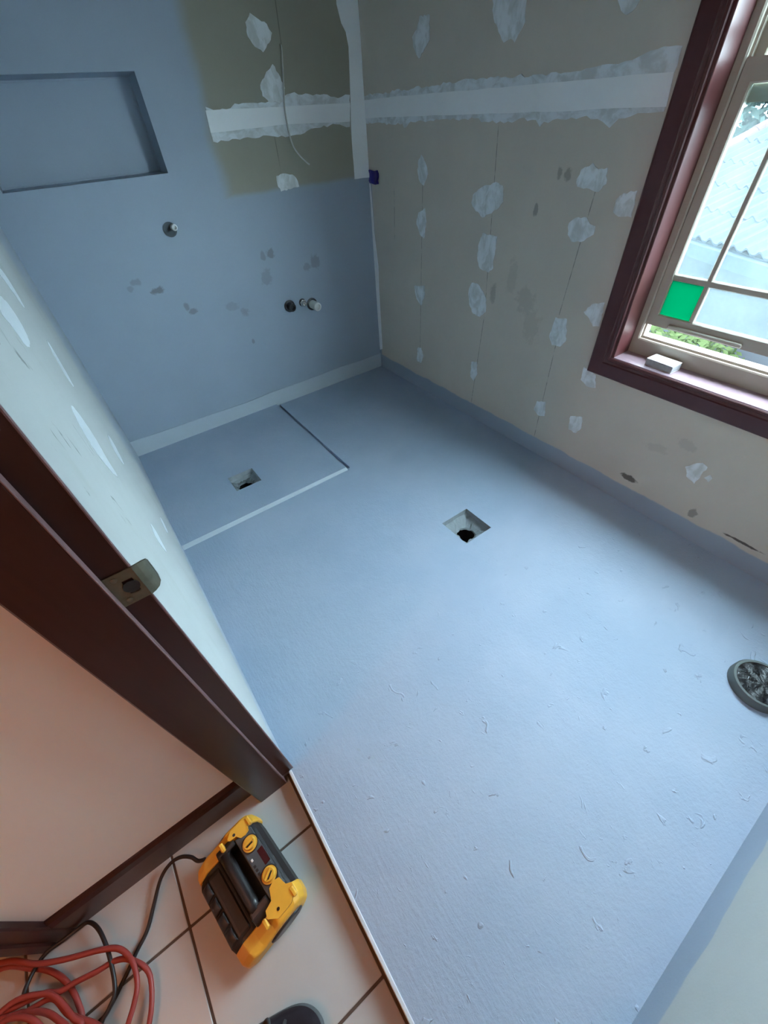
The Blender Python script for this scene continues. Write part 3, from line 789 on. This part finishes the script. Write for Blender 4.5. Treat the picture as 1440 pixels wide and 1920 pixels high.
# ---------------------------------------------------------------- radio
RZ = math.atan2(-.984, .177)
rad = tag(empty('jobsite_radio', (-2.203, -2.432, TZ), RZ), 'black and yellow jobsite radio standing on the hallway tiles', 'radio')
def loft(name, secs, mat, parent, smooth=False, bev=0):
    """secs: list of (x, [(y,z)...]) equal counts"""
    n = len(secs[0][1]); vs = []; fs = []
    for x, pr in secs: vs += [(x, y, z) for y, z in pr]
    for i in range(len(secs) - 1):
        for k in range(n): fs.append([i * n + k, i * n + (k + 1) % n, (i + 1) * n + (k + 1) % n, (i + 1) * n + k])
    fs.append(list(range(n))); b = (len(secs) - 1) * n; fs.append(list(range(b, b + n)))
    o = mesh(name, vs, fs, mat, parent, smooth)
    if bev:
        md = o.modifiers.new('bevel', 'BEVEL'); md.width = bev; md.segments = 2; md.limit_method = 'ANGLE'; md.angle_limit = math.radians(25)
    return o
def sc(pr, f, dz=0, cy=.0, cz=.05): return [((y - cy) * f + cy, max(0.0, (z - cz) * f + cz + dz)) for y, z in pr]
# lower shell
low = [(.086, 0), (.094, .02), (.092, .06), (.082, .088), (.072, .094), (.022, .094), (.020, .052), (-.012, .052), (-.040, .070), (-.075, .070), (-.104, .048), (-.110, .022), (-.100, 0)]
loft('body', [(-.138, sc(low, .90)), (-.125, sc(low, .97)), (-.09, low), (.09, low), (.125, sc(low, .97)), (.138, sc(low, .90))], M_BLACK, rad, False, .004)
# control panel on top
pan = loft('control_panel', [(-.108, [(.074, .09), (.074, .104), (.024, .106), (.022, .09)]), (.085, [(.074, .09), (.074, .104), (.024, .106), (.022, .09)])], M_DARKPANEL, rad, False, .004)
# handle bar with slot beside the panel
loft('handle', [(-.128, [(.022, .06), (.022, .098), (-.034, .094), (-.036, .06)]), (-.112, [(.022, .06), (.022, .105), (-.034, .100), (-.036, .06)]),
                (-.100, [(.022, .06), (.022, .105), (-.034, .100), (-.036, .06)])], M_BLACKS, rad, False, .005)
loft('handle', [(.066, [(.022, .06), (.022, .105), (-.034, .100), (-.036, .06)]), (.085, [(.022, .06), (.022, .105), (-.034, .100), (-.036, .06)]),
                (.105, [(.022, .06), (.022, .094), (-.034, .090), (-.036, .06)])], M_BLACKS, rad, False, .005)
hb = [(-.010 - .013 + .0, .0)]
ring = [( -.016 + .017 * math.cos(a), .089 + .015 * math.sin(a)) for a in [2 * math.pi * k / 12 for k in range(12)]]
loft('handle_grip', [(x, ring) for x in (-.106, -.05, 0, .05, .074)], M_BLACKS, rad, True)
# speaker side on the far slope
gr = loft('speaker_grille', [(-.112, [(-.046, .064), (-.080, .064), (-.108, .042), (-.112, .018), (-.09, .03), (-.06, .05)]),
                        (-.095, [(-.044, .074), (-.080, .074), (-.112, .050), (-.117, .018), (-.09, .03), (-.06, .05)]),
                        (.08, [(-.044, .074), (-.080, .074), (-.112, .050), (-.117, .018), (-.09, .03), (-.06, .05)]),
                        (.10, [(-.046, .064), (-.080, .064), (-.108, .042), (-.112, .018), (-.09, .03), (-.06, .05)])], M_BLACK, rad, False, .006)
for k in range(4):
    x = -.072 + k * .045
    vs = []; fs = []
    for i in range(9):
        for j in range(7):
            a, b = -1 + 2 * i / 8, -1 + 2 * j / 6
            h = .006 * max(0, (1 - a * a)) * max(0, (1 - b * b))
            vs.append((x + a * .019, -.084 - (b + 1) * .0125 + h * -.6, .0735 - (b + 1) * .0095 + h * .8))
    for i in range(8):
        for j in range(6): q = i * 7 + j; fs.append([q, q + 1, q + 8, q + 7])
    o = mesh('grille_bulge', vs, fs, M_BLACKS, gr, True); md = o.modifiers.new('t', 'SOLIDIFY'); md.thickness = .003; md.offset = 0
# knobs
for x, rotk in ((-.066, .4), (.040, .9)):
    kb = lathe('knob', [(.0215, 0), (.0215, .004), (.0175, .005), (.0170, .014), (.0155, .0165), (0, .0165)], (x, .052, .1045), (0, 0, 1), M_YELLOW, rad, 28)
    bm = box_bm((-.0155, -.0034, .0), (.0155, .0034, .005), .001); mt = Matrix.Translation((x, .052, .1205)) @ Matrix.Rotation(rotk + 1.15, 4, 'Z'); bmesh.ops.transform(bm, matrix=mt, verts=bm.verts[:])
    frombm('knob_grip', bm, M_YELLOW, kb)
    bm = box_bm((-.010, -.0075, .0), (.010, -.0036, .0012), .0003); bmesh.ops.transform(bm, matrix=Matrix.Translation((x, .052, .1208)) @ Matrix.Rotation(rotk + 1.15, 4, 'Z'), verts=bm.verts[:])
    frombm('knob_recess', bm, M_BLACK, kb)
    lathe('knob_collar', [(.0245, 0), (.0245, .003), (.0215, .0035)], (x, .052, .1045), (0, 0, 1), M_BLACK, kb, 28)
box('display', (-.036, .056, .104), (.012, .0735, .1055), M_SCREEN, pan, .001)
box('button', (-.030, .032, .105), (-.022, .038, .1075), M_WHITE, pan, .001)
for k in range(3): box('button', (-.012 + k * .012, .030, .105), (-.004 + k * .012, .037, .107), M_BLACKS, pan, .001)
# yellow end guards
def guard(s, tip):
    X = lambda v: s * v
    pr = [(.090, .0), (.0985, .02), (.097, .062), (.086, .094), (.070, .1015), (.012, .1015), (-.004, .088), (-.046, .0755), (-.078, .0745), (-.108, .050), (-.114, .022), (-.102, 0)]
    g_ = loft('end_guard', [(X(.098 if s > 0 else .112), sc(pr, 1.0)), (X(.128), sc(pr, .985)), (X(.146), sc(pr, .90)), (X(.152), sc(pr, .74))], M_YELLOW, rad, False, .004)
    # notched tongue onto the control panel
    tri = [(X(.066), .036), (X(.060), .052), (X(.066), .068), (X(.092), .072), (X(.102), .086), (X(.120), .084), (X(.138), .060), (X(.138), .020), (X(.116), -.002), (X(.098), .004), (X(.092), .026)]
    if s < 0: tri = [(X(abs(a) * .55 + .062), y_ * .8 + .012) for a, y_ in tri]
    prism('guard_tongue', tri, 2, .0985, .1095, M_YELLOW, g_)
    for y in (-.010, .078): box('guard_tab', (min(X(.108), X(.134)), y - .006, .094), (max(X(.108), X(.134)), y + .006, .113), M_YELLOW, g_, .003)
    lathe('screw', [(.0042, 0), (.0042, .0012), (0, .0012)], (X(.121), .030, .1095), (0, 0, 1), M_BLACK, g_, 12)
    ov = [(.020 + .050 * math.cos(a), .046 + .030 * math.sin(a)) for a in [2 * math.pi * k / 20 for k in range(20)]]
    loft('end_cap', [(X(.130), ov), (X(.1555), ov), (X(.158), sc(ov, .85, 0, .02, .046))], M_BLACKS, g_, False, .002)
    return g_
guard(1, 0); guard(-1, 0)
rad.scale = (.92, 1.0, 1.0)

# ---------------------------------------------------------------- cords
def up(pts, zf): return [(x, y, TZ + zf(i / (len(pts) - 1))) for i, (x, y) in enumerate(pts)]
bc1, bc2 = BLACKCORD
p1 = [(-2.298, -2.300, .005), (-2.318, -2.290, .000)] + [(x, y, z) for (x, y), z in zip(bc1[1:], (.0, -.005, -.01, -.018, -.028, -.033, -.033, -.033, -.033, -.033, -.033, -.033))]
p2 = [(-2.66, -2.49, -.033), (-2.65, -2.52, -.033), (-2.60, -2.52, -.030)] + [(x, y, z) for (x, y), z in zip(reversed(bc2), (-.02, -.015, -.015, -.012, -.010, -.010, -.012, -.015, -.02, -.02, -.02, -.015, -.01, -.02))]
cc = tag(empty('power_cord', (0, 0, 0)), 'black power cord looping from the radio over the tiles', 'cord')
pp = [(x, min(y, -2.226) if x > -2.75 else y, z) for x, y, z in p1 + p2]
def lift(p_):   # move a point along its own sight line height change onto the loop above the floor
    return p_
sweep('cord_sheath', pp, .0052, M_CORD, cc, 8)
rcs = REDCORD
ex = tag(empty('extension_lead', (0, 0, 0)), 'tangled red extension lead heaped on the hallway tiles', 'cord')
loops = []
path = []
def zz(i, base): return TZ + .009 + base
def seg_pts(k, base, rev=False):
    q = [(x, min(y, -2.228) if x > -2.75 else min(y, -2.17), TZ + .008 + base) for x, y in rcs[k]]
    return list(reversed(q)) if rev else q
path += seg_pts(0, .030)
path += [(-2.62, -2.56, -.02), (-2.70, -2.56, -.02), (-2.74, -2.50, -.02), (-2.70, -2.46, -.02)]
path += seg_pts(1, .004, True)
path += [(-2.95, -2.19, -.02), (-3.02, -2.23, -.01), (-2.96, -2.27, 0)]
path += seg_pts(2, .020, True)
path += [(-2.50, -2.44, -.02), (-2.53, -2.53, -.02), (-2.62, -2.57, -.01), (-2.70, -2.50, 0)]
path += seg_pts(3, .028, True)
path += [(-2.80, -2.28, .0), (-2.90, -2.30, -.01), (-2.93, -2.36, -.02), (-2.88, -2.36, -.01)]
path += seg_pts(4, .020)
path += [(-2.60, -2.50, -.01), (-2.68, -2.54, .0), (-2.76, -2.44, .01), (-2.82, -2.36, .01), (-2.80, -2.31, .02), (-2.74, -2.35, .02), (-2.72, -2.42, .01), (-2.80, -2.44, .0), (-2.86, -2.36, .0), (-2.82, -2.30, -.01), (-2.75, -2.33, -.01), (-2.70, -2.38, .0), (-2.66, -2.46, .01), (-2.75, -2.50, -.01)]
sweep('lead_sheath', path, .0066, M_RED, ex, 8)

# ---------------------------------------------------------------- shoe of the person taking the picture
sh = tag(empty('shoe', (-2.232, -2.752, TZ), math.radians(-22)), 'dark purple black shoe toe with grey sole on the tiles', 'shoe')
def foot(f=1.0):   # plan outline x forward, from heel to toe
    prof = [(-.235, .012), (-.228, .028), (-.20, .036), (-.15, .036), (-.10, .040), (-.04, .050), (.0, .053), (.03, .047), (.052, .032), (.064, .014), (.067, 0)]
    pts = [(x, y * f) for x, y in prof] + [(x, -y * f) for x, y in reversed(prof[:-1])]
    return pts
o0 = foot(); cx = -.06
def ringz(f, z): return [((x - cx) * f + cx, y * (f if f < 1 else f), z) for x, y in o0]
def rings(name, rs, mat, parent):
    n = len(rs[0]); vs = [v for r in rs for v in r]
    fs = [[i * n + k, i * n + (k + 1) % n, (i + 1) * n + (k + 1) % n, (i + 1) * n + k] for i in range(len(rs) - 1) for k in range(n)]
    fs += [list(range(n)), list(range((len(rs) - 1) * n, len(rs) * n))]
    o = mesh(name, vs, fs, mat, parent, True); md = o.modifiers.new('s', 'SUBSURF'); md.levels = 1; md.render_levels = 2
    return o
rings('sole', [ringz(.97, 0), ringz(1.01, .003), ringz(1.02, .018), ringz(.99, .022)], M_SOLE, sh)
def upr(f, zf, back):   # upper: rises to the instep at the back
    out = []
    for x, y in o0:
        s = max(0, min(1, (-.0 - x) / .12))
        out.append(((x - cx) * f + cx, y * f, zf * (1 + back * s)))
    return out
rings('upper', [upr(.985, .021, 0), upr(.99, .032, .1), upr(.93, .045, .6), upr(.80, .054, .9), upr(.55, .060, 1.0), upr(.3, .062, 1.0)], M_SHOE, sh)
for k in range(4):
    x = -.02 - k * .026; zt = .070 + k * .012
    sweep('lace', [(x + .004, .034, zt - .014), (x, .020, zt + .002), (x - .004, 0, zt + .008), (x, -.020, zt + .002), (x + .004, -.034, zt - .014)], .0045, M_LACE, sh, 8)
for s in (-1, 1):
    sweep('lace', [(-.05, .0, .078), (-.045, .022 * s, .092), (-.05, .045 * s, .080), (-.062, .040 * s, .070), (-.06, .012 * s, .076)], .0045, M_LACE, sh, 8)

# ---------------------------------------------------------------- outside the window
struct(box('ground_garden', (.3, -30, -1.35), (45, 30, -1.25), M_GRASS), 'pale garden ground outside the window')
az = math.radians(64); ev = Vector((math.cos(az), math.sin(az), 0)); uv = Vector((ev.y, -ev.x, 0))
P0 = Vector((-1.8711, -2.7678, 1.55)) + Vector((.928, .372, -.186)) * 6
pitch = math.radians(22)
house = tag(empty('neighbouring_house', (P0.x, P0.y, -1.25)), 'low house with a grey tiled roof beyond the window', 'house')
def hp(e, u, z): q = P0 + ev * e + uv * u; return (q.x - P0.x, q.y - P0.y, z + 1.25)
E0, E1, RUN = -5.2, 1.46, 2.0; ZE = P0.z
def hexa(name, pts, mat, parent): return mesh(name, pts, [[0, 1, 2, 3], [4, 5, 6, 7], [0, 1, 5, 4], [1, 2, 6, 5], [2, 3, 7, 6], [3, 0, 4, 7]], mat, parent)
zr = ZE + RUN * math.tan(pitch)
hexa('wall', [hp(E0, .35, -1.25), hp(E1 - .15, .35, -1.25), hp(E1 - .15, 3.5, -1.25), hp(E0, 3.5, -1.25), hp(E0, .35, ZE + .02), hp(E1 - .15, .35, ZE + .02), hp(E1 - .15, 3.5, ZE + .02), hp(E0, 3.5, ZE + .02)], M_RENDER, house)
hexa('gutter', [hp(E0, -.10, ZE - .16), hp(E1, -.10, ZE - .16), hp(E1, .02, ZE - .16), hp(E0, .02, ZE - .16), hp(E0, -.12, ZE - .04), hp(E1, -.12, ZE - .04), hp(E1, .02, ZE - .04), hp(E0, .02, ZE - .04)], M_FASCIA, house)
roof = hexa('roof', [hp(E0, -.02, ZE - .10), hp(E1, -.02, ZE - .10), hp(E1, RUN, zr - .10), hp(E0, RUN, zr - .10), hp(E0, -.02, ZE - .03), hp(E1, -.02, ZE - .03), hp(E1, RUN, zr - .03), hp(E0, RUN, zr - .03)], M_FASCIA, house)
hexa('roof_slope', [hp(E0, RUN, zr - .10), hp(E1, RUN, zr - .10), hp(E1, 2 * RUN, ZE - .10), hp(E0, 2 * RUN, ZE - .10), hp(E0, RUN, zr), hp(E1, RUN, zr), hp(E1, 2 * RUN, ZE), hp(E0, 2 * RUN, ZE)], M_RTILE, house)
# one interlocking tile: two rolls with pans, thick front edge
TW, TL, EXPO = .30, .46, .40
prf = []
for k in range(17):
    s = k / 16; w = (math.sin(s * 4 * math.pi - 1.2)); prf.append((s * TW, .034 * max(0, w) ** .8 - .010 * max(0, -w)))
tv = []; tf = []
slope = Vector((uv.x * math.cos(pitch), uv.y * math.cos(pitch), math.sin(pitch))); nrm = ev.cross(slope)
if nrm.z < 0: nrm = -nrm
for (s0, up_) in ((0, .022), (TL, .0)):
    for dz_ in (0, -.016):
        for (a, h) in prf: tv.append(ev * a + slope * s0 + nrm * (h + up_ + dz_))
n_ = len(prf)
for k in range(n_ - 1):
    tf += [[k, k + 1, 2 * n_ + k + 1, 2 * n_ + k], [n_ + k, n_ + k + 1, 3 * n_ + k + 1, 3 * n_ + k], [k, k + 1, n_ + k + 1, n_ + k]]
tile0 = None
cols = int((E1 - E0) / TW)
for r in range(5):
    for c in range(14):
        e = E1 - .02 - (c + 1) * TW
        loc = Vector(hp(e, 0, ZE)) + slope * (r * EXPO - .05) - Vector((0, 0, .0)) + nrm * -.004
        if tile0 is None: tile0 = mesh('tile', tv, tf, M_RTILE, roof); ob = tile0
        else: ob = link(tile0.copy(), roof)
        ob.location = loc
# verge capping pieces up the gable end and ridge caps
def cap_run(a, b, r, n, par, name='ridge_cap'):
    a, b = Vector(a), Vector(b); d_ = (b - a) / n
    for i in range(n):
        q0 = a + d_ * i; q1 = a + d_ * (i + 1.06); ax = (q1 - q0).normalized(); sd = ax.cross(Vector((0, 0, 1))).normalized(); u_ = sd.cross(ax)
        vs = []; fs = []
        for (q, rr) in ((q0, r * 1.08), (q1, r)):
            for k in range(11):
                an = math.pi * k / 10; vs.append(q + sd * (rr * math.cos(an)) + u_ * (rr * math.sin(an) - r * .4))
        for k in range(10): fs.append([k, k + 1, 12 + k, 11 + k])
        fs += [list(range(11)), list(range(11, 22)), [0, 10, 21, 11]]
        mesh(name, vs, fs, M_RCAP, par)
cap_run(hp(E1, -.05, ZE + .0), hp(E1, RUN, zr + .02), .085, 5, roof)
cap_run(hp(E1 + .1, RUN, zr + .04), hp(E0, RUN, zr + .04), .12, 15, roof)

# paling fence nearer the window
fe = tag(empty('paling_fence', (2.2, 1.2, -1.25)), 'pale timber paling fence beyond the garden shrubs', 'fence')
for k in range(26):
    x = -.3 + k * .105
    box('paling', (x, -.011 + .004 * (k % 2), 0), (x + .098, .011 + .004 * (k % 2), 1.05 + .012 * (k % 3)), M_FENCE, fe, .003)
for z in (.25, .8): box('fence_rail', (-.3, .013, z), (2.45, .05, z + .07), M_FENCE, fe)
def leafy(name, label, cat, loc, rad, n, size, mat, seed, group=None):
    rnd = random.Random(seed); e = tag(empty(name, loc), label, cat, group)
    vs = []; fs = []
    for i in range(n):
        while True:
            q = Vector((rnd.uniform(-1, 1), rnd.uniform(-1, 1), rnd.uniform(-1, 1)))
            if .25 < q.length < 1: break
        c = Vector((q.x * rad[0], q.y * rad[1], rad[2] * 1.08 + q.z * rad[2]))
        a = Vector((rnd.gauss(0, 1), rnd.gauss(0, 1), rnd.gauss(0, .6))).normalized(); b = a.orthogonal().normalized()
        s = size * rnd.uniform(.6, 1.3); k = len(vs)
        vs += [c - a * s, c + b * s * .4, c + a * s, c - b * s * .4]; fs.append([k, k + 1, k + 2, k + 3])
    me = bpy.data.meshes.new('foliage'); me.from_pydata([tuple(v) for v in vs], [], fs); me.materials.append(mat)
    f = link(bpy.data.objects.new('foliage', me), e); f['kind'] = 'stuff'
    for k in range(3):
        a = k * 2.1
        sweep('stem', [(.02 * math.cos(a), .02 * math.sin(a), 0), (.1 * rad[0] * math.cos(a), .1 * rad[1] * math.sin(a), rad[2] * .7), (.45 * rad[0] * math.cos(a), .45 * rad[1] * math.sin(a), rad[2] * 1.4)], .012 + .012 * rad[2], M_STEM, e, 6)
    return e
leafy('garden_shrub', 'leafy green shrub just below the window gap', 'shrub', (2.9, -1.15, -1.25), (.75, .65, .52), 3200, .05, M_LEAF, 3)
leafy('garden_shrub', 'rounded green shrub beside the paling fence', 'shrub', (3.3, .2, -1.25), (.6, .5, .42), 2200, .045, M_LEAF, 4)
leafy('background_tree', 'tall grey green tree behind the tiled roof', 'tree', (12.5, 3.9, -1.25), (2.4, 2.4, 1.9), 5000, .16, M_LEAFD, 5)
leafy('background_tree', 'broad pale tree rising beyond the roof ridge', 'tree', (14.0, -1.8, -1.25), (3.0, 2.6, 1.75), 5000, .16, M_LEAFD, 6)
leafy('background_tree', 'dense tree at the far side of the garden', 'tree', (11.0, 9.6, -1.25), (2.8, 2.8, 1.8), 5000, .16, M_LEAFD, 8)
